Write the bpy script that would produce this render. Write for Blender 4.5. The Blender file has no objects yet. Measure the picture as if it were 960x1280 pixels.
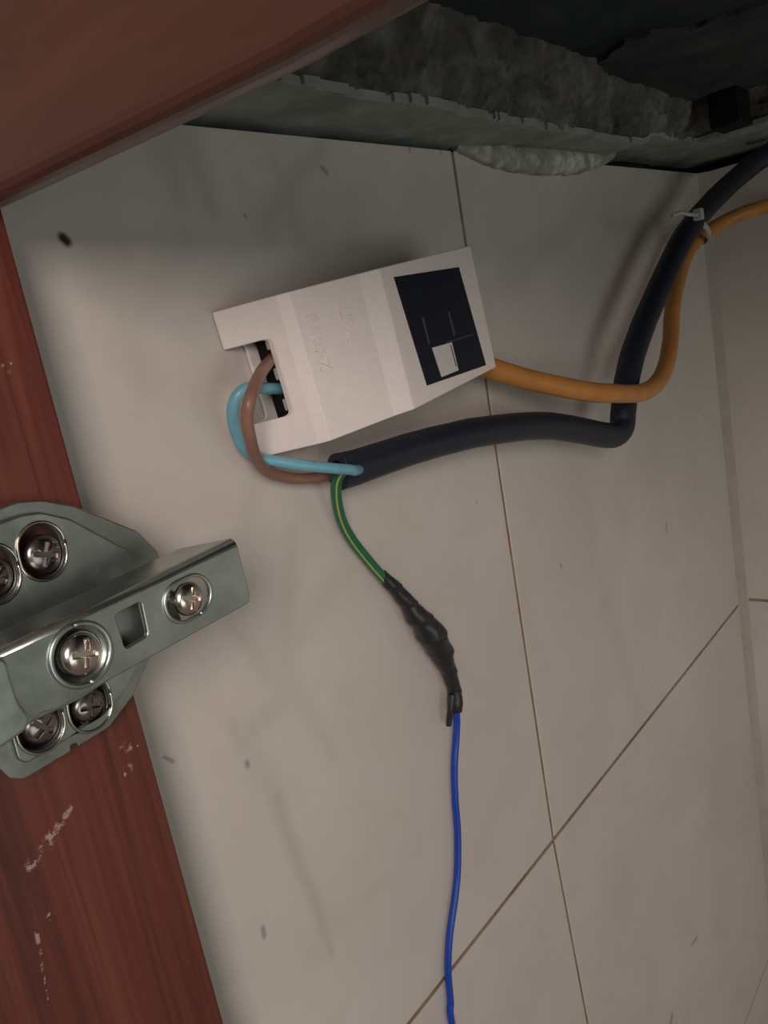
import bpy, bmesh, math, random
from mathutils import Vector, Matrix, noise
random.seed(4)
sc = bpy.context.scene
COL = sc.collection

# ------------------------------------------------------------------ camera, world, lights, exposure
Z0 = 0.62                     # camera height above the kitchen floor
D = 0.160                     # distance from the camera to the tiled side wall (plane y = D)
F = 961.0
R0 = Vector((0.62306176, -0.27332147, 0.73286384))      # world x seen from the camera (right, down, forward)
R1 = Vector((-0.76033884, 0.00819064, 0.64947499))
R2 = Vector((-0.18351808, -0.96188788, -0.20271365))
cd = bpy.data.cameras.new('camera'); cam = bpy.data.objects.new('camera', cd); COL.objects.link(cam)
cd.sensor_fit = 'VERTICAL'; cd.sensor_height = 36.0; cd.lens = 36.0*F/1280.0
cd.clip_start = 0.005; cd.clip_end = 50
cam.matrix_world = Matrix(((R0.x, -R0.y, -R0.z, 0), (R1.x, -R1.y, -R1.z, 0), (R2.x, -R2.y, -R2.z, Z0), (0, 0, 0, 1)))
sc.camera = cam

w = bpy.data.worlds.new('world'); sc.world = w; w.use_nodes = True
w.node_tree.nodes['Background'].inputs[0].default_value = (0.78, 0.72, 0.68, 1)
w.node_tree.nodes['Background'].inputs[1].default_value = 0.11
def area(name, loc, target, size, power, color):
    l = bpy.data.lights.new(name, 'AREA'); l.shape = 'RECTANGLE'; l.size, l.size_y = size; l.energy = power; l.color = color
    o = bpy.data.objects.new(name, l); COL.objects.link(o); o.location = loc
    o.rotation_euler = (Vector(target)-Vector(loc)).to_track_quat('-Z', 'Y').to_euler(); return o
area('window_daylight', (-0.36, -0.36, Z0+0.18), (0.24, 0.15, Z0+0.0), (0.22, 0.26), 3.0, (1.0, 0.86, 0.80))
area('doorway_daylight', (-0.10, -1.1, Z0-0.35), (0.4, 0.15, Z0-0.3), (0.7, 0.6), 2.4, (0.90, 1.0, 0.93))
sc.view_settings.view_transform = 'Standard'; sc.view_settings.look = 'None'
sc.view_settings.exposure = 0.0; sc.view_settings.gamma = 1.0; sc.view_settings.use_curve_mapping = False

# ------------------------------------------------------------------ helpers
def ray(px, py):
    c = Vector((px-480.0, py-640.0, F)); return Vector((R0.dot(c), R1.dot(c), R2.dot(c)))
def at(px, py, off=0.0):
    """world point standing `off` metres out from the tiled wall"""
    r = ray(px, py); r *= (D-off)/r.y; return Vector((r.x, r.y, r.z+Z0))
def tag(o, label=None, cat=None, group=None, kind=None):
    if label: o['label'] = label
    if cat: o['category'] = cat
    if group: o['group'] = group
    if kind: o['kind'] = kind
    return o
def empty(name, loc):
    o = bpy.data.objects.new(name, None); COL.objects.link(o); o.location = loc; o.empty_display_size = 0.01
    return o
def link(name, me, m, parent=None, smooth=False):
    o = bpy.data.objects.new(name, me); COL.objects.link(o)
    if m: me.materials.append(m) if not me.materials else None
    if parent:
        o.parent = parent; o.matrix_parent_inverse = Matrix.Translation(wloc(parent)).inverted()
    if smooth:
        for p in me.polygons: p.use_smooth = True
    return o
def wloc(o):
    v = Vector(o.location)
    if o.parent is not None:
        v = Vector((0, 0, 0))           # mesh parts sit at world coordinates: identity
    return v if o.type == 'EMPTY' else Vector((0, 0, 0))
def bm_mesh(bm, name='m'):
    me = bpy.data.meshes.new(name); bmesh.ops.recalc_face_normals(bm, faces=bm.faces); bm.to_mesh(me); bm.free(); return me
def baked(o, name):
    """evaluate modifiers / curves into a plain mesh"""
    dg = bpy.context.evaluated_depsgraph_get(); dg.update()
    me = bpy.data.meshes.new_from_object(o.evaluated_get(dg)); me.name = name; return me
def box_bm(bm, a, b):
    vs = [bm.verts.new((x, y, z)) for x in (a[0], b[0]) for y in (a[1], b[1]) for z in (a[2], b[2])]
    for f in ((0,1,3,2),(4,6,7,5),(0,4,5,1),(2,3,7,6),(0,2,6,4),(1,5,7,3)): bm.faces.new([vs[i] for i in f])
def prism(poly, vec):
    """closed solid: polygon of world points swept along vec"""
    bm = bmesh.new(); A = [bm.verts.new(p) for p in poly]; B = [bm.verts.new(Vector(p)+Vector(vec)) for p in poly]
    bm.faces.new(A); bm.faces.new(B[::-1])
    for i in range(len(A)):
        j = (i+1) % len(A); bm.faces.new((A[i], A[j], B[j], B[i]))
    bmesh.ops.recalc_face_normals(bm, faces=bm.faces); return bm
def bevelled(bm, width, segs=2, angle=30, name='m'):
    me = bm_mesh(bm, name); t = bpy.data.objects.new('t', me); COL.objects.link(t)
    m = t.modifiers.new('b', 'BEVEL'); m.width = width; m.segments = segs; m.limit_method = 'ANGLE'; m.angle_limit = math.radians(angle)
    r = baked(t, name); bpy.data.objects.remove(t); return r
def boolean(me, cutters, bevel=0.0, name='m'):
    t = bpy.data.objects.new('t', me); COL.objects.link(t); cs = []
    for c in cutters:
        k = bpy.data.objects.new('c', c); COL.objects.link(k); cs.append(k)
        m = t.modifiers.new('x', 'BOOLEAN'); m.operation = 'DIFFERENCE'; m.object = k; m.solver = 'EXACT'
    if bevel:
        m = t.modifiers.new('b', 'BEVEL'); m.width = bevel; m.segments = 2; m.limit_method = 'ANGLE'; m.angle_limit = math.radians(25)
    r = baked(t, name)
    for k in cs: bpy.data.objects.remove(k)
    bpy.data.objects.remove(t); return r
def sheet(outer, holes, y_front, thick, bevel=0.0002, name='sheet'):
    """sheet metal standing parallel to the tiled wall: outlines are (x, z) lists in metres"""
    c = bpy.data.curves.new('c', 'CURVE'); c.dimensions = '2D'; c.fill_mode = 'BOTH'
    c.extrude = thick/2-bevel; c.bevel_depth = bevel; c.bevel_resolution = 1; c.offset = -bevel
    for pl in [outer]+list(holes):
        s = c.splines.new('POLY'); s.points.add(len(pl)-1); s.use_cyclic_u = True
        for i, (x, z) in enumerate(pl): s.points[i].co = (x, z, 0, 1)
    t = bpy.data.objects.new('t', c); COL.objects.link(t); me = baked(t, name); bpy.data.objects.remove(t)
    for v in me.vertices:
        x, z, k = v.co; v.co = (x, y_front+thick/2-k, z)
    bm = bmesh.new(); bm.from_mesh(me); bmesh.ops.remove_doubles(bm, verts=bm.verts, dist=1e-6)
    bmesh.ops.recalc_face_normals(bm, faces=bm.faces); bm.to_mesh(me); bm.free(); me.materials.clear()
    return me
def xz(pts, off):
    return [(p.x, p.z) for p in (at(a, b, off) for a, b in pts)]
def rounded(pl, r, n=5):
    out = []
    for i, p in enumerate(pl):
        p = Vector(p); a = (Vector(pl[i-1])-p); b = (Vector(pl[(i+1) % len(pl)])-p)
        q = min(r, a.length*.45, b.length*.45); a = p+a.normalized()*q; b = p+b.normalized()*q
        for k in range(n+1):
            t = k/n; out.append(tuple(a*(1-t)**2+p*2*t*(1-t)+b*t*t))
    return out
def stadium(cx, cz, ax, az, hl, hr, n=10):
    """slot: centre, unit axis (ax, az), half length of the straight run, end radius"""
    out = []
    for s in (1, -1):
        for k in range(n+1):
            t = -math.pi/2+math.pi*k/n; u = s*hl+s*hr*math.cos(t); v = s*hr*math.sin(t)
            out.append((cx+ax*u-az*v, cz+az*u+ax*v))
    return out
def catmull(P, n=8):
    out = []
    for i in range(len(P)-1):
        p0 = P[max(i-1, 0)]; p1 = P[i]; p2 = P[i+1]; p3 = P[min(i+2, len(P)-1)]
        for k in range(n):
            t = k/n; out.append(.5*((2*p1)+(p2-p0)*t+(2*p0-5*p1+4*p2-p3)*t*t+(3*p1-p0-3*p2+p3)*t**3))
    out.append(P[-1].copy()); return out
def tube(pts, rad, seg=16, cap=True, wob=None, mats=None, hollow=0.0, n=8):
    """swept tube; rad is a number or function of 0..1; wob(t, angle) adds relief; mats(angle index, t) picks a material slot"""
    P = catmull(pts, n); L = [0.0]
    for i in range(1, len(P)): L.append(L[-1]+(P[i]-P[i-1]).length)
    bm = bmesh.new(); rings = []; nrm = None
    for i, p in enumerate(P):
        tan = (P[min(i+1, len(P)-1)]-P[max(i-1, 0)]).normalized()
        if nrm is None: nrm = tan.cross(Vector((0, 1, 0.2))).normalized()
        nrm = (nrm-tan*nrm.dot(tan)).normalized(); bi = tan.cross(nrm); t = L[i]/L[-1]
        r = rad(t) if callable(rad) else rad; ring = []
        for k in range(seg):
            a = 2*math.pi*k/seg; rr = r*(1+(wob(L[i], a) if wob else 0))
            ring.append(bm.verts.new(p+(nrm*math.cos(a)+bi*math.sin(a))*rr))
        rings.append((ring, p, tan, r, t))
    for (A, _, _, _, t), (B, _, _, _, _) in zip(rings, rings[1:]):
        for k in range(seg):
            f = bm.faces.new((A[k], A[(k+1) % seg], B[(k+1) % seg], B[k])); f.smooth = True
            if mats: f.material_index = mats(k, t)
    if cap:
        for idx, (ring, p, tan, r, t) in ((0, rings[0]), (1, rings[-1])):
            if hollow and idx == 0:
                inner = [bm.verts.new(p+(v.co-p)*hollow) for v in ring]; deep = [bm.verts.new(v.co+tan*r*1.6) for v in inner]
                for k in range(seg):
                    j = (k+1) % seg
                    bm.faces.new((ring[j], ring[k], inner[k], inner[j])); bm.faces.new((inner[j], inner[k], deep[k], deep[j]))
                bm.faces.new(deep[::-1])
            else: bm.faces.new(ring if idx else ring[::-1])
    me = bpy.data.meshes.new('tube'); bm.normal_update(); bm.to_mesh(me); bm.free(); return me

# ------------------------------------------------------------------ materials
def nt(name, rough=0.5, metal=0.0, spec=0.5, color=(.5, .5, .5)):
    m = bpy.data.materials.new(name); m.use_nodes = True; t = m.node_tree; b = t.nodes['Principled BSDF']
    b.inputs['Roughness'].default_value = rough; b.inputs['Metallic'].default_value = metal
    b.inputs['Specular IOR Level'].default_value = spec; b.inputs['Base Color'].default_value = (*color, 1)
    return m, t, b
def node(t, kind, ins=None, **kw):
    n = t.nodes.new(kind)
    for k, v in kw.items(): setattr(n, k, v)
    for k, v in (ins or {}).items():
        if hasattr(v, 'is_output'): t.links.new(v, n.inputs[k])
        else: n.inputs[k].default_value = v
    return n
def math_(t, op, a, b=0.0, c=0.0, clamp=False):
    return node(t, 'ShaderNodeMath', {0: a, 1: b, 2: c}, operation=op, use_clamp=clamp).outputs[0]
def noise_(t, scale, detail=3, rough=.5, vec=None, dist=0.0):
    i = {'Scale': scale, 'Detail': detail, 'Roughness': rough, 'Distortion': dist}
    if vec is not None: i['Vector'] = vec
    return node(t, 'ShaderNodeTexNoise', i).outputs['Fac']
def coords(t): return node(t, 'ShaderNodeTexCoord').outputs['Object']
def ramp(t, fac, stops):
    n = node(t, 'ShaderNodeValToRGB', {0: fac}); e = n.color_ramp.elements
    while len(e) < len(stops): e.new(.5)
    for x, (p, c) in zip(e, stops): x.position = p; x.color = (*c, 1) if len(c) == 3 else c
    return n.outputs[0]
def mix(t, fac, a, b):
    n = node(t, 'ShaderNodeMix', data_type='RGBA')
    for i, v in ((0, fac), (6, a), (7, b)):
        if hasattr(v, 'is_output'): t.links.new(v, n.inputs[i])
        else: n.inputs[i].default_value = v if i == 0 else (*v, 1)
    return n.outputs[2]
def bump(t, b, h, strength=.3, dist=.001):
    n = node(t, 'ShaderNodeBump', {'Height': h, 'Strength': strength, 'Distance': dist}); t.links.new(n.outputs[0], b.inputs['Normal'])
def simple(name, color, rough=.5, metal=0.0, spec=.5, var=.12, scale=300, bmp=.1):
    m, t, b = nt(name, rough, metal, spec, color); v = coords(t)
    f = noise_(t, scale, 4, .6, v)
    t.links.new(ramp(t, f, [(.3, tuple(c*(1-var) for c in color)), (.7, tuple(min(1, c*(1+var)) for c in color))]), b.inputs['Base Color'])
    bump(t, b, f, bmp, .0003); return m

# glossy cream wall tile with a faint printed leaf pattern
def stroke(t, sep, p, q, wd, strength, tp=.75):
    """soft capsule mask between two wall points (x, z)"""
    ax, az = p; bx, bz = q; dx, dz = bx-ax, bz-az; L2 = dx*dx+dz*dz
    ux = math_(t, 'SUBTRACT', sep[0], ax); uz = math_(t, 'SUBTRACT', sep[1], az)
    h = math_(t, 'MULTIPLY_ADD', ux, dx/L2, math_(t, 'MULTIPLY', uz, dz/L2), clamp=True)
    ex = math_(t, 'MULTIPLY_ADD', h, -dx, ux); ez = math_(t, 'MULTIPLY_ADD', h, -dz, uz)
    d = math_(t, 'SQRT', math_(t, 'MULTIPLY_ADD', ex, ex, math_(t, 'MULTIPLY', ez, ez)))
    taper = math_(t, 'MULTIPLY_ADD', h, -wd*tp, wd)
    k = math_(t, 'DIVIDE', d, taper); k = math_(t, 'SUBTRACT', 1.0, k, clamp=True)
    return math_(t, 'MULTIPLY', k, strength)
def tile_material():
    m, t, b = nt('cream_ceramic', .30, 0, .42); v = coords(t)
    warp = node(t, 'ShaderNodeTexNoise', {'Vector': v, 'Scale': 22.0, 'Detail': 3.0}).outputs['Color']
    wv = node(t, 'ShaderNodeVectorMath', {0: warp, 1: (.5, .5, .5)}, operation='SUBTRACT').outputs[0]
    wv = node(t, 'ShaderNodeVectorMath', {0: wv, 3: .008}, operation='SCALE').outputs[0]
    wv = node(t, 'ShaderNodeVectorMath', {0: wv, 1: v}, operation='ADD').outputs[0]
    s = node(t, 'ShaderNodeSeparateXYZ', {0: wv}); sep = (s.outputs[0], s.outputs[2])
    s0 = node(t, 'ShaderNodeSeparateXYZ', {0: v}); sep0 = (s0.outputs[0], s0.outputs[2])
    base = ramp(t, noise_(t, 9, 5, .6, v), [(.3, (.545, .495, .455)), (.7, (.635, .585, .545))])
    leaf = [((345, 1000), (412, 1195), .004, .38), ((340, 985), (290, 905), .005, .2), ((360, 850), (368, 660), .006, .22), ((365, 860), (300, 930), .006, .22),
            ((365, 860), (420, 940), .006, .18), ((350, 850), (290, 780), .005, .2), ((205, 180), (222, 245), .008, .35), ((232, 178), (262, 258), .007, .42),
            ((330, 285), (402, 185), .006, .35), ((372, 290), (345, 205), .005, .28), ((640, 350), (725, 268), .012, .25), ((725, 268), (815, 300), .012, .22),
            ((310, 650), (335, 560), .006, .18), ((120, 330), (180, 480), .010, .18), ((395, 1190), (480, 1100), .005, .14), ((430, 700), (360, 830), .006, .16),
            ((470, 700), (600, 860), .008, .12), ((720, 600), (800, 900), .012, .12), ((150, 420), (230, 300), .008, .16)]
    acc = None
    for p, q, wd, st in leaf:
        A, B = at(*p), at(*q); k = stroke(t, sep, (A.x, A.z), (B.x, B.z), wd*1.25, st*.8, .45)
        acc = k if acc is None else math_(t, 'MAXIMUM', acc, k)
    col = mix(t, acc, base, (.30, .27, .22))
    pat = math_(t, 'MULTIPLY', ramp(t, noise_(t, 30, 6, .65, v, 1.2), [(.52, (0, 0, 0)), (.75, (1, 1, 1))]), .22)
    col = mix(t, pat, col, (.42, .36, .30))
    # dirt specks, each with a place of its own
    sp = None
    for p, q, wd in (((78, 297), (83, 302), .0016), ((305, 269), (307, 271), .0008), ((402, 210), (408, 216), .0013), ((328, 1160), (330, 1170), .0012), ((308, 953), (309, 957), .0013),
                     ((205, 946), (216, 952), .0008), ((701, 707), (702, 708), .0014), ((833, 655), (833, 663), .0016), ((865, 1180), (871, 1172), .002), ((595, 628), (596, 629), .0007),
                     ((836, 1290), (840, 1270), .003), ((511, 186), (512, 189), .0009), ((550, 185), (551, 192), .0008)):
        A, B = at(*p), at(*q); k = stroke(t, sep0, (A.x, A.z), (B.x, B.z), wd, 1.6 if p[0] < 100 else .55, 0.0)
        sp = k if sp is None else math_(t, 'MAXIMUM', sp, k)
    col = mix(t, math_(t, 'MULTIPLY', sp, .95, clamp=True), col, (.045, .03, .025))
    t.links.new(col, b.inputs['Base Color'])
    t.links.new(math_(t, 'MULTIPLY_ADD', noise_(t, 14, 4, .6, v), .28, .14), b.inputs['Roughness'])
    bump(t, b, noise_(t, 12, 2, .4, v), .15, .002); return m
TILE = tile_material()
def grout_material(name, a, c):
    m, t, b = nt(name, .9, 0, .2); v = coords(t); f = noise_(t, 60, 5, .7, v)
    t.links.new(ramp(t, f, [(.35, a), (.65, c)]), b.inputs['Base Color']); bump(t, b, noise_(t, 900, 3, .6, v), .5, .0005); return m
GROUT = grout_material('stained_grout', (.22, .12, .075), (.30, .24, .17))
CORNER = grout_material('corner_grout', (.40, .345, .30), (.44, .40, .355))
def wood(name, a, b_, c, rough, scale=1.0, scuffs=(), axis='z'):
    m, t, b = nt(name, rough, 0, .5); v = coords(t)
    mp = node(t, 'ShaderNodeMapping', {'Vector': v, 'Scale': (260*scale, 60, 7*scale) if axis == 'z' else (60, 10*scale, 200*scale)}).outputs[0]
    f = noise_(t, 1.0, 6, .62, mp, .8); big = noise_(t, 9, 3, .5, v, .6)
    col = ramp(t, f, [(.30, a), (.52, b_), (.75, c)])
    col = mix(t, math_(t, 'MULTIPLY', big, .55), col, tuple(x*.55 for x in b_))
    if scuffs:
        s = node(t, 'ShaderNodeSeparateXYZ', {0: v}); sep = (s.outputs[0], s.outputs[2]); sp = None
        for p, q, wd in scuffs:
            A, B = at(*p, .016), at(*q, .016); k = stroke(t, sep, (A.x, A.z), (B.x, B.z), wd, 2.0)
            sp = k if sp is None else math_(t, 'MAXIMUM', sp, k)
        br = ramp(t, noise_(t, 700, 4, .7, v), [(.50, (0, 0, 0)), (.60, (1, 1, 1))])
        col = mix(t, math_(t, 'MULTIPLY', math_(t, 'MULTIPLY', sp, br, clamp=True), .8), col, (.42, .30, .25))
    t.links.new(col, b.inputs['Base Color']); bump(t, b, f, .18, .0004); return m
SCUFF = (((40, 1080), (50, 1070), .0016), ((58, 1055), (92, 1005), .0018), ((160, 962), (156, 970), .0014), ((155, 935), (172, 932), .0014), ((60, 1140), (62, 1150), .001), ((28, 290), (30, 300), .001), ((8, 460), (14, 452), .0012), ((45, 1160), (60, 1250), .0006))
STILE = wood('red_brown_wood', (.040, .009, .006), (.140, .032, .021), (.235, .064, .040), .42, 1.0, SCUFF)
RAIL = wood('dull_brown_wood', (.10, .045, .032), (.125, .056, .040), (.16, .075, .055), .33, .25, (), 'y')
PLASTIC = simple('warm_white_plastic', (.78, .70, .67), .38, 0, .5, .03, 500, .03)
def steel(name, col, rough, metal=1.0):
    m, t, b = nt(name, rough, metal, .5); v = coords(t); f = noise_(t, 90, 5, .6, v); g = noise_(t, 1200, 3, .6, v)
    t.links.new(ramp(t, f, [(.3, tuple(c*.62 for c in col)), (.7, col)]), b.inputs['Base Color'])
    t.links.new(math_(t, 'MULTIPLY_ADD', f, .22, rough-.1), b.inputs['Roughness']); bump(t, b, g, .08, .0002); return m
STEEL = steel('greenish_zinc_steel', (.54, .60, .56), .30, .93)
WINGST = steel('dull_zinc_steel', (.46, .49, .46), .36, .93)
SCREW = steel('bright_nickel', (.70, .62, .56), .20)
DARKNI = steel('dark_nickel', (.34, .29, .28), .26)  # darker nickel for the screws in the mounting plate
DARK = simple('black_recess', (.006, .006, .006), .8, 0, .2)
RUBBER = simple('black_rubber_sheath', (.013, .017, .030), .44, 0, .45, .25, 400, .25)
ORANGE = simple('orange_pvc', (.52, .22, .055), .40, 0, .45, .12, 120, .15)
BROWN = simple('brown_pvc', (.27, .135, .10), .38, 0, .45, .05)
SKY = simple('light_blue_pvc', (.16, .40, .50), .36, 0, .5, .08)
GREEN = simple('green_pvc', (.006, .125, .065), .30, 0, .6, .05)
YELLOW = simple('yellow_pvc', (.34, .33, .07), .32, 0, .5, .05)
BLUE = simple('deep_blue_pvc', (.008, .055, .40), .30, 0, .55, .05)
TAPE = simple('black_vinyl_tape', (.016, .017, .020), .34, 0, .6, .3, 500, .3)
NAVY = simple('glossy_navy_label', (.006, .010, .022), .25, 0, .3, .08)
PAPER = simple('white_sticker_paper', (.62, .60, .57), .6, 0, .3, .04)
INK = simple('grey_print', (.055, .065, .09), .5, 0, .3, .1)
BLACKINK = simple('dark_print', (.05, .045, .045), .6, 0, .3, .1)
NYLON = simple('grey_white_nylon', (.42, .42, .40), .35, 0, .5, .05)
def rough_cement(name, a, b_, c, scale, bscale, bdist):
    m, t, b = nt(name, .92, 0, .15); v = coords(t); f = noise_(t, scale, 8, .68, v, .5)
    t.links.new(ramp(t, f, [(.32, a), (.5, b_), (.7, c)]), b.inputs['Base Color'])
    h = math_(t, 'ADD', noise_(t, bscale, 8, .7, v), math_(t, 'MULTIPLY', f, .5)); bump(t, b, h, .9, bdist); return m
MORTAR = rough_cement('rough_grey_mortar', (.055, .05, .043), (.125, .118, .105), (.24, .23, .21), 55, 140, .003)
PLASTER = rough_cement('smooth_pale_plaster', (.20, .22, .20), (.27, .29, .265), (.34, .35, .33), 40, 70, .001)
FILLER = rough_cement('whitish_filler', (.20, .215, .19), (.36, .36, .32), (.80, .78, .70), 70, 120, .0015)
SMEAR = rough_cement('dark_cement', (.030, .033, .038), (.045, .048, .054), (.07, .074, .078), 40, 90, .001)
GAPSHADE = rough_cement('gap_shade_masonry', (.010, .009, .008), (.02, .018, .016), (.035, .03, .026), 50, 90, .001)  # near-black masonry colour stands in for shade in the gap above the tiles
STONE = rough_cement('blue_black_stone', (.014, .020, .026), (.028, .038, .046), (.045, .058, .066), 18, 90, .0006)

# ------------------------------------------------------------------ the setting: tiled side wall, back wall
XC = 0.533                                    # the corner with the back wall
def ztop(x): return Z0+.0622+.0190*(max(0.0, x)-.137)      # tops of the tiles, slightly out of level
ZT = ztop(XC)
ZG = at(692, 1050).z                          # the level joint
Xg_t, Xg_m, Xg_b = at(566, 195).x, at(692, 1050).x, at(735, 1280).x
G = .0010                                     # half a joint
ZB = ZG-.285
XL = Xg_m-.300
def tile(poly, out, parent, thick=.007):
    """poly of wall points given front-on; out = unit vector out of the wall"""
    bm = prism([Vector(p) for p in poly], -Vector(out)*thick)
    me = bevelled(bm, .0003, 2, 40, 'tile'); o = link('tile', me, TILE, parent); return o
bm = bmesh.new(); box_bm(bm, (-.35, D+.0004, 0.0), (XC+.03, D+.012, Z0+.055))
wall = link('wall_left', bm_mesh(bm, 'wall'), GROUT); tag(wall, kind='structure')
bm = bmesh.new(); box_bm(bm, (-.35, D+.0125, 0), (XC+.03, D+.06, Z0+.14)); link('masonry', bm_mesh(bm, 'masonry'), GAPSHADE, wall)
rows = [(ZG+G, ZT), (ZB+2*G, ZG-G), (0.0, ZB)]
xg = lambda z: Xg_m+(z-ZG)*(Xg_t-Xg_m)/(at(566, 195).z-ZG) if z > ZG else Xg_m+(ZG-z)*(Xg_b-Xg_m)/(ZG-at(735, 1280).z)
for z0, z1 in rows:
    for c in range(3):
        if c == 0: a0 = a1 = -.34; b0 = b1 = XL-G
        if c == 1: a0 = a1 = XL+G; b0, b1 = xg(max(z0, ZB))-G, xg(z1)-G
        if c == 2: a0, a1 = xg(max(z0, ZB))+G, xg(z1)+G; b0 = b1 = XC-.006
        j = lambda: 0.0
        dy = {(1, 0): .0, (2, 0): .0}.get((c, 0), 0)+random.uniform(-.0002, .0002)
        tile([(a0, D+dy, z0), (b0, D+dy, z0), (b1, D+dy, ztop(b1) if z1 == ZT else z1), (a1, D+dy, ztop(a1) if z1 == ZT else z1)], (0, -1, 0), wall)
bm = bmesh.new(); box_bm(bm, (XC+.0004, -1.0, 0.0), (XC+.03, D+.0125, ZT))
wb = link('wall_back', bm_mesh(bm, 'wall'), GROUT); tag(wb, kind='structure')
bm = bmesh.new(); box_bm(bm, (XC+.0305, -1.0, 0), (XC+.06, D+.02, Z0+.14)); link('masonry', bm_mesh(bm, 'masonry'), GAPSHADE, wb)
ZGB = ZG+.002
for z0, z1 in [(ZGB+G, ZT), (ZGB-.285+G, ZGB-G), (0.0, ZGB-.285-G)]:
    for k in range(4):
        y1 = D-.002-k*.3; tile([(XC, y1, z0), (XC, y1-.3+2*G, z0), (XC, y1-.3+2*G, z1), (XC, y1, z1)], (-1, 0, 0), wb)
# grouted fillet down the corner
poly = [(XC-.0065, D+.0005), (XC+.001, D+.001), (XC+.0008, D-.0055), (XC-.0012, D-.0035), (XC-.0032, D-.0012)]
me = bm_mesh(prism([Vector((x, y, 0)) for x, y in poly], (0, 0, ZT)), 'fillet'); f_ = link('trim_1', me, CORNER); tag(f_, kind='structure')
# kitchen floor below
bm = bmesh.new(); box_bm(bm, (-2.0, -2.2, -.03), (XC+.03, D+.02, 0.0))
fl = link('floor', bm_mesh(bm, 'floor'), CORNER); tag(fl, kind='structure')

# ------------------------------------------------------------------ countertop: stone slab, mortar bed, plaster band
ZU = Z0+.0915                                  # underside of the stone
def sm(t): t = max(0.0, min(1.0, t)); return t*t*(3-2*t)
def zdip(x): return ztop(x)+.0024-.0012*sm((x-.20)/.06)+.0046*sm((x-.372)/.022)       # underside of the plaster, over a dark gap
def fr(x, y, s, o=4): return noise.fractal(Vector((x*s, y*s, .3)), 1.0, 2.0, o)
def railx(y): return .089-max(0, (y-.09))*.16
ct = empty('kitchen_countertop', (.30, .05, ZU)); tag(ct, 'dark stone countertop with rough grey mortar under it, above the tiled wall', 'countertop')
bm = bmesh.new(); box_bm(bm, (.070, -1.0, ZU), (XC+.05, D+.05, ZU+.02)); link('stone_slab', bm_mesh(bm, 'slab'), STONE, ct)
def mortar_face(P, out, back, nu, nv, seed, amp=1.0):
    """rough mortar standing between plaster and stone: P(u, v) on 0..1, pushed about along `out`; closed at `back`"""
    bm = bmesh.new(); g = []
    for i in range(nu+1):
        col = []
        for j in range(nv+1):
            p = P(i/nu, j/nv); q = p*1.0
            d = .0030*noise.fractal(q*48+Vector((seed, 0, 0)), 1.0, 2.0, 4)+.0022*abs(noise.noise(q*170+Vector((0, seed, 0))))-.0016*max(0, noise.noise(q*330)-.15)*3
            k = math.sin(math.pi*min(1, j/nv*1.15+.05)) if j < nv*.9 else .5
            col.append(bm.verts.new(p+out*d*amp*(.35+.65*abs(k))))
        g.append(col)
    for i in range(nu):
        for j in range(nv):
            f = bm.faces.new((g[i][j], g[i+1][j], g[i+1][j+1], g[i][j+1])); f.smooth = True
    bot = [bm.verts.new(c[0].co+back) for c in g]; top = [bm.verts.new(c[-1].co+back) for c in g]
    for i in range(nu):
        bm.faces.new((g[i][0], g[i+1][0], bot[i+1], bot[i])); bm.faces.new((g[i][-1], g[i+1][-1], top[i+1], top[i])); bm.faces.new((bot[i], bot[i+1], top[i+1], top[i]))
    bm.faces.new([c for c in g[0]]+[top[0], bot[0]]); bm.faces.new([c for c in g[-1]]+[top[-1], bot[-1]])
    bmesh.ops.recalc_face_normals(bm, faces=bm.faces); me = bpy.data.meshes.new('mortar'); bm.to_mesh(me); bm.free(); return me
def edge_y(x): return .1365+.0020*fr(x, 2, 45)
def P1(u, v):
    x = .088+u*(XC+.01-.088); z = zdip(x)+.0012; y = edge_y(x)+.001-(.0085+.003*fr(x, 7, 30))*v**.8
    return Vector((x, y, z+(ZU+.0006-z)*v))
XB = .452
def P2(u, v):
    y = .139-u*.9; z = zdip(.5)+.0012; x = XB+.003*fr(y, 3, 40)-.012*v
    return Vector((x, y, z+(ZU+.0006-z)*v))
link('mortar_bed', mortar_face(P1, Vector((0, -1, 0)), Vector((0, .030, 0)), 330, 26, 3.1), MORTAR, ct)
link('mortar_bed', mortar_face(P2, Vector((-1, 0, 0)), Vector((.07, 0, 0)), 300, 20, 8.4), MORTAR, ct)
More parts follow.
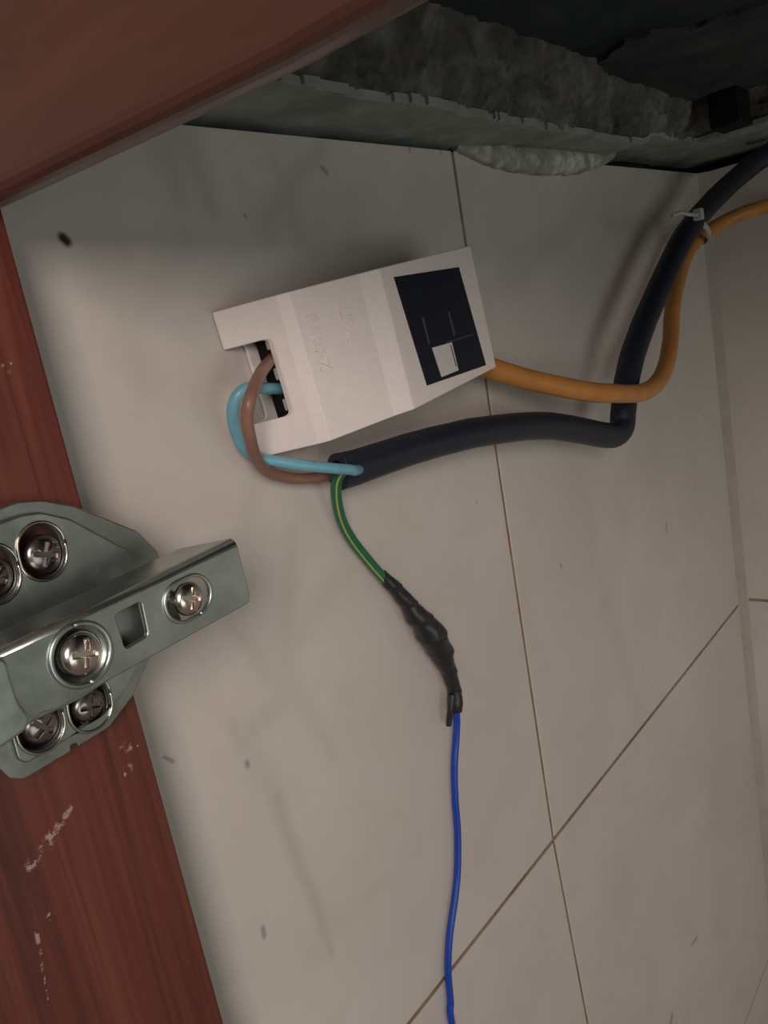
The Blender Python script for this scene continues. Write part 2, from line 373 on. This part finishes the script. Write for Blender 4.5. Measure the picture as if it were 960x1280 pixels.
# darker cement smeared over the stone towards the corner
def smear():
    bm = bmesh.new(); c = [(.318, .134), (.300, .110), (.318, .092), (.322, .060), (.330, .0), (.34, -.3), (.46, -.3), (.46, .134)]
    pl = []
    for k, (x, y) in enumerate(c):
        x2, y2 = c[(k+1) % len(c)]
        for t in range(10):
            u = t/10; px_, py_ = x+(x2-x)*u, y+(y2-y)*u; pl.append(Vector((px_+.004*fr(px_, py_, 80), py_+.003*fr(py_, px_, 90), ZU-.0016)))
    return bm_mesh(prism(pl, (0, 0, .0018)), 'smear')
link('cement_smear', smear(), SMEAR, ct)
def band(edge, name, x0, x1, y0, y1, step, inside):
    nx = int((x1-x0)/step); ny = int((y1-y0)/step); bm = bmesh.new(); V = {}; T = {}
    cells = [(i, j) for i in range(nx) for j in range(ny) if inside(x0+(i+.5)*step, y0+(j+.5)*step)]; cs = set(cells)
    def v(i, j):
        if (i, j) not in V:
            x, y = x0+i*step, min(y0+j*step, y1); n = noise.noise_vector(Vector((x*200, y*200, 1)))*step*.4
            V[i, j] = bm.verts.new((x+n.x, y+n.y, zdip(x)+.0005+.0007*fr(x, y, 60))); T[i, j] = bm.verts.new((x+n.x, y+n.y, zdip(x)+.0028))
        return V[i, j]
    for i, j in cells:
        q = [v(i, j), v(i+1, j), v(i+1, j+1), v(i, j+1)]; f = bm.faces.new(q[::-1]); f.smooth = True
        bm.faces.new([T[i, j], T[i+1, j], T[i+1, j+1], T[i, j+1]])
        for (di, dj), (a, b) in (((0, -1), ((i, j), (i+1, j))), ((1, 0), ((i+1, j), (i+1, j+1))), ((0, 1), ((i+1, j+1), (i, j+1))), ((-1, 0), ((i, j+1), (i, j)))):
            if (i+di, j+dj) not in cs: bm.faces.new((V[a], V[b], T[b], T[a]))
    bmesh.ops.recalc_face_normals(bm, faces=bm.faces); me = bpy.data.meshes.new(name); bm.to_mesh(me); bm.free(); return link(name, me, PLASTER, ct)
band(None, 'plaster_band', .07, XC+.029, -.3, D+.0125, .0012, lambda x, y: x > railx(y)+.002 and (y > edge_y(x)-.0006 or x > XB-.002+.003*fr(y, 3, 40)))
# bead of filler squeezed down over the tile tops
fb = [at(568, 183, .000), at(590, 188, .001), at(615, 194, .002), at(650, 199, .003), at(690, 201, .0035), at(725, 201, .003), at(750, 197, .001), at(766, 193, .0)]
bead = link('filler_bead', tube(fb, lambda t: .0016+.0040*math.sin(math.pi*min(1, max(0, t)))**.7, 20, wob=lambda l, a: .22*noise.noise(Vector((l*220, a*1.3, 0)))+.10*noise.noise(Vector((l*700, a*3, 4)))), FILLER)
tag(bead, 'whitish smear of filler where the mortar meets the tile top', 'filler')
# black rubber block under the slab near the back
bm = bmesh.new(); box_bm(bm, (.424, .107, Z0+.0735), (.4445, .121, ZU-.0017))
rb = link('rubber_block', bevelled(bm, .0012, 2), DARK); tag(rb, 'small black block hanging under the dark stone near the corner', 'block')

# ------------------------------------------------------------------ cabinet front frame: stile on the wall, rail across
OB = .016                                       # stile thickness
xe = at(150, 800, OB).x
bm = bmesh.new(); box_bm(bm, (-.14, D-OB, .05), (xe, D-.0001, ZU-.0005))
st = link('cabinet_stile', bevelled(bm, .0008, 2), STILE); tag(st, 'upright red-brown wooden board against the tiles carrying the metal hinge', 'board')
# rail: horizontal, its back lower edge running out from the stile top
A = at(5, 266, OB+.0004); zr = A.z
def on_z(px, py):
    r = ray(px, py); r *= (zr-Z0)/r.z; return Vector((r.x, r.y, zr))
B = on_z(400, 85); C = on_z(560, 0)
E_ = C+(C-B).normalized()*.6
back = [A, on_z(240, 159), B, C, E_]
tk = Vector((-.0075, 0, 0))
poly = back+[p+tk for p in back[::-1]]
me = bevelled(prism(poly, (0, 0, ZU-.0005-zr)), .0028, 4, 40)
rl = link('cabinet_rail', me, RAIL); tag(rl, 'dull brown wooden rail crossing the top left, nearest the viewer', 'rail')

# ------------------------------------------------------------------ hinge
OA = .037                                       # arm face stands this far out of the wall
ya = D-OA
hz = empty('cabinet_hinge', at(60, 800, OB)); tag(hz, 'greenish metal cabinet hinge screwed to the red-brown board', 'hinge')
OW = .0215
wing_out = xz([(-120, 690), (-60, 665), (0, 636), (22, 627), (52, 625), (92, 632), (150, 655), (172, 664), (198, 690), (205, 740), (203, 800), (186, 824), (168, 868), (137, 909), (98, 934), (96, 929), (88, 932), (90, 939), (30, 975), (12, 974), (0, 962), (-60, 930), (-130, 880)], OW-.0012)
wing_in = xz([(-120, 700), (-60, 676), (0, 653), (28, 643), (52, 640), (88, 648), (150, 682), (192, 700), (198, 740), (196, 800), (178, 824), (158, 862), (130, 897), (84, 925), (34, 955), (22, 950), (8, 900), (-60, 900), (-130, 860)], OW)
s1 = at(53, 689, OW); s2 = at(112, 880, OW); s3 = at(50, 905, OW); s4 = at(-8, 718, OW)
ang = Vector((.08, 1)).normalized()
def slot(c, hl, r): return stadium(c.x, c.z, ang.x, ang.y, hl*.8, r+.0007)
slots = [slot(s1, .0012, .0036), slot(s2, .0012, .0034), slot(s3, .0010, .0034), slot(s4, .0010, .0034)]
link('mounting_plate', sheet(rounded(wing_out, .0008), slots, D-(OW-.0012), OW-.0012-OB, .0003), WINGST, hz)
pl = link('raised_plate', sheet(rounded(wing_in, .0008), slots, D-OW, .0014, .0004), STEEL, hz)
# rolled rims round the slots
for c in (s1, s2, s3, s4):
    pts = [Vector((x, D-OW-.0001, z)) for x, z in slot(c, .0012, .0037)]
    pts.append(pts[0].copy()); link('slot_rim', tube(pts, .00032, 8, n=2), SCREW, hz)
def screw(c, y, r, parent, tilt=(0, 0), rot=.5, deep=.004, mat=None):
    """pan-head cross screw facing -y"""
    bm = bmesh.new(); seg = 28; prof = [(1.0, 0), (1.0, .25), (.93, .48), (.78, .68), (.55, .82), (.28, .9), (0.0, .92)]
    rings = []
    for pr, ph in prof[:-1]: rings.append([bm.verts.new((pr*r*math.cos(2*math.pi*k/seg), -ph*r*.62, pr*r*math.sin(2*math.pi*k/seg))) for k in range(seg)])
    top = bm.verts.new((0, -.92*r*.62, 0))
    for a, b in zip(rings, rings[1:]):
        for k in range(seg): f = bm.faces.new((a[k], a[(k+1) % seg], b[(k+1) % seg], b[k])); f.smooth = True
    for k in range(seg): f = bm.faces.new((rings[-1][k], rings[-1][(k+1) % seg], top)); f.smooth = True
    bm.faces.new(rings[0][::-1]); head = bm_mesh(bm, 'screw_head')
    cut = []
    for a in (rot, rot+math.pi/2):
        b2 = bmesh.new(); box_bm(b2, (-r*.62, -r, -r*.13), (r*.62, -r*.28, r*.13)); bmesh.ops.rotate(b2, verts=b2.verts, cent=(0, 0, 0), matrix=Matrix.Rotation(a, 3, 'Y')); cut.append(bm_mesh(b2))
    me = boolean(head, cut, .00006, 'screw'); 
    for p in me.polygons: p.use_smooth = p.area < 1e-6
    me.transform(Matrix.Translation((c.x, y, c.z)) @ Matrix.Rotation(tilt[0], 4, 'X') @ Matrix.Rotation(tilt[1], 4, 'Z'))
    me.materials.clear(); o = link('screw', me, mat or SCREW, parent)
    bm = bmesh.new(); bmesh.ops.create_cone(bm, cap_ends=True, segments=16, radius1=r*.5, radius2=r*.5, depth=deep, matrix=Matrix.Translation((c.x, y+deep/2-.0002, c.z)) @ Matrix.Rotation(math.pi/2, 4, 'X'))
    link('screw_shank', bm_mesh(bm), SCREW, o); return o
screw(at(55, 693, .0205), D-.0195, .0037, hz, rot=.4, deep=.0032, mat=DARKNI); screw(at(112, 883, .0205), D-.0195, .0035, hz, rot=.2, deep=.0032, mat=DARKNI)
screw(at(52, 908, .0205), D-.0195, .0035, hz, rot=.9, deep=.0032, mat=DARKNI); screw(at(-8, 722, .0205), D-.0195, .0035, hz, rot=.7, deep=.0032, mat=DARKNI)
# arm: channel with a front web, upper and lower flanges
a0 = at(294, 673, OA); a1 = at(313, 754, OA); l0 = at(0, 813, OA); l1 = at(0, 933, OA)
arm_out = xz([(-110, 875), (0, 821.5), (290, 684), (297, 681), (313, 745), (312, 753), (306, 757), (73, 886), (52, 891), (38, 904), (27, 914), (0, 932), (-110, 985)], OA)
axv = (Vector((a0.x, a0.z))-Vector((l0.x, l0.z))).normalized()
cS = at(235, 748, OA); cB = at(101, 818, OA)
rect = rounded(xz([(144, 769), (176, 752), (185, 794), (157, 811)], OA), .0007)
sl2 = stadium(cS.x, cS.z, axv.x, axv.y, .0014, .0039)
circ = stadium(cB.x, cB.z, 1, 0, .00001, .0050)
link('hinge_arm', sheet(rounded(arm_out, .0003), [rect, sl2, circ], ya, .0012, .0003), STEEL, hz)
def loop(pl, y): 
    p = [Vector((x, y, z)) for x, z in pl]; p.append(p[0].copy()); return p
link('slot_rim', tube(loop(sl2, ya-.0001), .0004, 8, n=2), STEEL, hz)
link('cup_rim', tube(loop(stadium(cB.x, cB.z, 1, 0, .00001, .0053), ya-.0001), .00055, 8, n=2), STEEL, hz)
# dished cup round the big screw
bm = bmesh.new(); seg = 40; R = [(.0052, 0), (.0044, .0010), (.0036, .0013), (0.0, .0013)]; rg = []
for r, dy in R[:-1]: rg.append([bm.verts.new((cB.x+r*math.cos(2*math.pi*k/seg), ya+dy, cB.z+r*math.sin(2*math.pi*k/seg))) for k in range(seg)])
for a, b in zip(rg, rg[1:]):
    for k in range(seg): f = bm.faces.new((a[k], b[k], b[(k+1) % seg], a[(k+1) % seg])); f.smooth = True
bm.faces.new(rg[-1]); me = bpy.data.meshes.new('cup'); bm.normal_update(); bm.to_mesh(me); bm.free(); link('screw_cup', me, STEEL, hz)
# flanges of the channel
def flange(name, p, q, dz, depth, taper=0.0, R=.0015, T=.0010):
    """folded edge of the channel: a rounded bend and the flange behind it"""
    d = (q-p).normalized(); n = Vector((-d.z, 0, d.x))
    if n.z*dz < 0: n = -n
    pr = [(R-R*math.cos(a), -R+R*math.sin(a)) for a in [math.pi/2*k/8 for k in range(9)]]+[(depth, 0), (depth, -T)]
    pr += [(R-(R-T)*math.cos(a), -R+(R-T)*math.sin(a)) for a in [math.pi/2*k/5 for k in range(5, -1, -1)]]
    bm = bmesh.new(); L = (q-p).length; rows_ = []
    for u in (0, 1):
        rows_.append([bm.verts.new(p+d*(L-(taper*max(0, y-R)/(depth-R)) if u else 0)+n*h+Vector((0, y, 0))) for y, h in pr])
    m = len(pr)
    for k in range(m):
        f = bm.faces.new((rows_[0][k], rows_[0][(k+1) % m], rows_[1][(k+1) % m], rows_[1][k])); f.smooth = k < 8
    bm.faces.new(rows_[0]); bm.faces.new(rows_[1][::-1])
    return link(name, bm_mesh(bm), STEEL, hz)
p = at(-110, 866, OA); flange('upper_flange', Vector((p.x, ya, p.z)), Vector((a0.x-.0001, ya, a0.z)), 1, .0105, .006)
p = at(-110, 985, OA); q = a1
flange('lower_flange', Vector(at(73, 886, OA))+Vector((0, .0003, 0)), Vector((q.x-.0002, ya+.0003, q.z)), -1, .006, .004, .0006, .0005)
# inner plate and block between arm and mounting plate
inner = xz([(-110, 880), (0, 826), (215, 722), (222, 745), (236, 790), (80, 876), (0, 918), (-110, 972)], OA-.003)
link('inner_plate', sheet(inner, [], ya+.0042, .0012), WINGST, hz)
bl = xz([(-110, 880), (0, 820), (172, 745), (184, 800), (80, 868), (0, 905), (-110, 960)], OW+.004)
link('mount_block', sheet(rounded(bl, .001), [], ya+.0055, D-OW-(ya+.0055), .0003), WINGST, hz)
screw(at(233, 748, OA-.001), ya+.0008, .0033, hz, tilt=(0, .12), rot=.35); screw(at(103, 818, OA), ya+.0010, .0039, hz, tilt=(0, .15), rot=.3)
# rear body of the hinge, overlapping the arm at the left
body = xz([(-110, 868), (-30, 828), (-4, 819), (8, 826), (14, 850), (22, 876), (37, 896), (33, 912), (0, 936), (-110, 994)], OA+.0012)
link('hinge_body', sheet(rounded(body, .0014), [], ya-.0016, .0016, .0006), STEEL, hz)

# ------------------------------------------------------------------ switch module
th = math.radians(-6.2); ub = Vector((math.sin(th), 0, math.cos(th))); ua = Vector((math.cos(th), 0, -math.sin(th)))
W2 = .0195
sw0 = at(295.5, 484, D-.1588)                     # middle of the left end
KX = 1.0
def SW(s, v, y): p = sw0+ua*s*KX+ub*v; return Vector((p.x, y, p.z))
prof = [(0, .1588), (.0089, .1446), (.0111, .1420), (.0320, .1362), (.0378, .1333), (.0880, .1356)]
yb = D-.0006
out = [SW(s, -W2, y) for s, y in prof]+[SW(.0880, -W2, yb), SW(0, -W2, yb)]
# ends: (outline runs along the front face then back along the base)
outer = bm_mesh(prism(out, ub*2*W2), 'outer')
t_ = .0016
inn = [SW(.0030, -W2+t_, .1560)]+[SW(s-(t_ if i == 4 else 0), -W2+t_, y+t_*1.1) for i, (s, y) in enumerate(prof[1:])]+[SW(.088-t_, -W2+t_, yb-.0010), SW(.0030, -W2+t_, yb-.0010)]
innm = bm_mesh(prism(inn, ub*(2*W2-2*t_)), 'inner')
nv0, nv1 = .0098, -.0104
npoly = rounded([(-.02, nv1), (.0068, nv1), (.0068, nv0), (-.02, nv0)], .0014)
nb = bm_mesh(prism([SW(s, v, .10) for s, v in npoly], (0, .08, 0)), 'notch')
shell = boolean(outer, [innm, nb], .0004, 'shell'); shell.materials.clear()
sw = empty('switch_module', SW(.044, 0, D)); tag(sw, 'white plastic wired switch module with dark navy label fixed on the tiles', 'switch module')
link('housing', shell, PLASTIC, sw)
bm = prism([SW(s, v, D-.0009) for s, v in ((.0005, -W2+.001), (.0875, -W2+.001), (.0875, W2-.001), (.0005, W2-.001))], (0, .0008, 0))
# terminal block inside the notch
bm2 = prism([SW(s, v, .1490) for s, v in ((.0092, -.013), (.016, -.013), (.016, .013), (.0092, .013))], (0, .008, 0))
link('terminal_block', bm_mesh(bm2), DARK, sw)
for v in (.0085, .0005, -.0078):
    c = SW(.0086, v, .1478); b3 = prism([c+ua*.0012+ub*.0016, c-ua*.0010+ub*.0016, c-ua*.0010-ub*.0016, c+ua*.0012-ub*.0016], (0, .004, 0))
    link('terminal_screw', bevelled(b3, .0003), NYLON, sw)
# label, its print and the small sticker, on the raised flat end of the housing
def face_y(s): 
    for (s0, y0), (s1, y1) in zip(prof, prof[1:]):
        if s0 <= s <= s1: return y0+(y1-y0)*(s-s0)/(s1-s0)
    return prof[-1][1]
def on_face(px, py, lift):
    """point on the flat end of the housing seen at that spot"""
    off = D-.135
    for _ in range(4):
        p = at(px, py, off); s = (p-sw0).dot(ua)/KX; off = D-face_y(max(0, min(.088, s)))
    p.y -= lift; return p
def decal(name, pts, lift, mat, parent, th_=.00025):
    me = bm_mesh(prism([on_face(a, b, lift) for a, b in pts], (0, th_, 0)), name); return link(name, me, mat, parent)
lb = decal('label', [(492, 346.5), (573, 334), (607, 456.5), (533.5, 482)], .00022, NAVY, sw)
decal('sticker', [(539, 435), (563.5, 428), (572, 463), (551, 471.5)], .0004, PAPER, lb)
decal('printed_line', [(526, 397), (528.5, 396.5), (537, 430), (534.5, 431)], .00032, INK, lb)
decal('printed_line', [(558.5, 390), (561, 390), (568.5, 419), (566, 420)], .00032, INK, lb)
decal('printed_line', [(556, 428), (590, 417.5), (590.3, 418.7), (556.5, 429.5)], .00032, INK, lb)
decal('printed_line', [(561.5, 432), (562.5, 431.7), (569.5, 458), (568.5, 458.4)], .00046, BLACKINK, lb)
# raised lettering on the middle step: worn and hardly legible
def word(txt, cx, cy, size):
    c = bpy.data.curves.new('w', 'FONT'); c.body = txt; c.size = size; c.extrude = .00012; c.bevel_depth = .00005; c.align_x = 'CENTER'; c.align_y = 'CENTER'; c.resolution_u = 3
    t = bpy.data.objects.new('t', c); COL.objects.link(t); me = baked(t, 'lettering'); bpy.data.objects.remove(t); me.materials.clear()
    o = on_face(cx, cy, 0); s0 = (o-sw0).dot(ua)/KX
    nrm = Vector((0, -1, 0)); ex = -ub; ez = nrm; ey = ua
    for v in me.vertices:
        x, y, z = v.co; p = o+ex*x+ey*y; p.y = face_y(s0+y/KX)-z-.00016; v.co = p
    return link('raised_lettering', me, PLASTIC, sw)
word('LIPA', 434, 404, .0046); word('IURLSZ', 396, 428, .0046)

# ------------------------------------------------------------------ cables and wires
def path(L): return [at(*p) for p in L]
pc = empty('power_cable', at(430, 592, 0)); tag(pc, 'thick black rubber cable with stripped end bending up behind the orange cable', 'cable')
bp = path([(422, 590, .0075), (445, 584, .0082), (469, 576, .009), (531, 556, .011), (600, 540, .014), (675, 532, .0165), (725, 538, .0185), (750, 543, .0200), (768, 544, .021), (777, 534, .0215), (779, 515, .0215), (784, 471, .0215), (797, 425, .022), (816, 378, .0225), (838, 329, .0235), (858, 291, .025), (888, 254, .027), (926, 218, .036), (962, 191, .047), (1000, 168, .058), (1070, 130, .073)])
link('sheath', tube(bp, lambda t: .0050+.0006*min(1, t*2.2), 22, hollow=.62, wob=lambda l, a: .035*noise.noise(Vector((l*90, a, 0)))+(.10*math.cos(a*2)*math.exp(-l*90))), RUBBER, pc)
link('brown_core', tube(path([(358, 436, .006), (347, 444, .0065), (336, 453, .009), (325, 468, .0145), (313, 497, .019), (309, 522, .018), (312.5, 547, .016), (320, 572, .0115), (334, 589, .007), (358, 597, .0045), (383, 598, .0045), (408, 594, .006), (440, 584, .0082)]), .00155, 14), BROWN, pc)
link('light_blue_core', tube(path([(372, 488, .0058), (358, 487, .0060), (345, 486, .0072), (330, 485.5, .0098), (312, 485, .0112), (300, 491, .0105), (292, 505, .009), (291, 524, .0075), (297, 545, .006), (306, 561, .0055), (322, 571, .0060), (340, 576, .0075), (375, 581, .0115), (412, 585, .0145), (436, 587, .0148), (444, 588, .0135), (452, 586, .009)]), .0015, 14), SKY, pc)
ew = tube(path([(440, 585, .0085), (430, 588, .0115), (422, 597, .0105), (420, 612, .0085), (422, 632, .0065), (428, 653, .005), (440, 675, .0042), (458, 698, .004), (478, 721, .0045), (500, 742, .005)]), .0016, 18, mats=lambda k, t: 1 if k == 5 else 0)
eo = link('earth_core', ew, GREEN, pc); ew.materials.append(YELLOW); eo['label'] = 'green core wire with yellow stripe'
# strands cut short at the sheath end
tp = path([(478, 719, .0046), (491, 733, .0050), (505, 748, .0056), (518, 766, .0060), (535, 786, .0066), (549, 810, .0062), (559, 834, .0054), (566, 855, .0046), (569, 872, .0044), (570, 889, .0042)])
def tr(t):
    K = [(0, .0018), (.10, .0023), (.2, .0026), (.33, .0036), (.47, .0048), (.6, .0042), (.74, .0028), (.86, .0024), (.95, .0027), (1, .0022)]
    for (a, x), (b, y) in zip(K, K[1:]):
        if a <= t <= b:
            u = (t-a)/(b-a); u = u*u*(3-2*u); return x+(y-x)*u
def tw(l, a):
    ph = (l/.0085+a/(2*math.pi)) % 1.0
    return -.05+.13*(ph**2)+.06*noise.noise(Vector((l*260, math.cos(a)*1.4, math.sin(a)*1.4)))
tape = link('electrical_tape', tube(tp, tr, 28, wob=tw, n=16), TAPE); tag(tape, 'lumpy black electrical tape joining the green wire to the blue wire', 'electrical tape')
link('tape_tail', tube(path([(566, 868, .0048), (564, 885, .0045), (562, 897, .0038), (561, 907, .0034)]), lambda t: .0015-.0005*t, 10, wob=lambda l, a: .2*math.cos(2*a)), TAPE, tape)
lp = path([(569, 878, .0042), (571, 900, .0030), (570, 925, .0022), (568, 960, .0020), (569, 1000, .0020), (572, 1040, .0020), (572, 1085, .0020), (569, 1120, .0022), (562, 1170, .0022), (560, 1212, .0022), (563, 1250, .0022), (567, 1290, .0022)])
e = lp[-1]
lp += [e+Vector((.004, 0, -.06)), e+Vector((-.002, 0, -.16)), Vector((e.x, e.y, .03))]
bw = link('earth_extension_wire', tube(lp, .00125, 12), BLUE); tag(bw, 'thin deep-blue wire hanging down from the black tape joint', 'wire')
op = path([(596, 455, .013), (612, 460, .014), (640, 469, .017), (675, 478, .0205), (731, 489, .0285), (769, 492, .0320), (800, 491, .0320), (820, 480, .031), (832, 458, .029), (838, 425, .0255), (840, 390, .0215), (846, 357, .0185), (856, 323, .0175), (873, 298, .0195), (900, 280, .024), (930, 266, .034), (962, 257, .044), (1000, 249, .055), (1070, 238, .070)])
oc = link('orange_cable', tube(op, .0038, 20, wob=lambda l, a: .03*noise.noise(Vector((l*120, a, 2)))), ORANGE); tag(oc, 'orange-brown cable leaving the right end of the white module', 'cable')
# cable tie round both cables at the corner
zt = empty('cable_tie', at(866, 285, .03)); tag(zt, 'pale nylon cable tie round the black and orange cables', 'cable tie')
cb = at(868, 279, .0258); co = at(873, 298, .0195)
m_ = (cb+co)/2; dv = (cb-co); hx = dv.normalized(); ax = (at(888, 254, .027)-at(858, 291, .025)).normalized(); ax = (ax-hx*ax.dot(hx)).normalized(); hy = hx.cross(ax)
lp = []
for k in range(24):
    a = 2*math.pi*k/24; lp.append(m_+hx*math.cos(a)*(dv.length/2+.0066)+hy*math.sin(a)*.0068)
bm = bmesh.new(); rg = []
for p in lp:
    o = (p-m_).normalized()
    rg.append([bm.verts.new(p+ax*s*.0013+o*q*.0005) for s, q in ((-1, 1), (1, 1), (1, -1), (-1, -1))])
for i in range(24):
    A_, B_ = rg[i], rg[(i+1) % 24]
    for k in range(4): bm.faces.new((A_[k], A_[(k+1) % 4], B_[(k+1) % 4], B_[k]))
link('strap', bm_mesh(bm), NYLON, zt)
hd = at(873, 268, .0385)
bm = bmesh.new(); box_bm(bm, (-.0022, -.002, -.0026), (.0022, .002, .0026)); bmesh.ops.translate(bm, verts=bm.verts, vec=hd); link('tie_head', bevelled(bm, .0005), NYLON, zt)
link('tie_tail', tube([hd, at(862, 268, .0395), at(852, 266, .038), at(840, 269, .036)], .0009, 8), NYLON, zt)
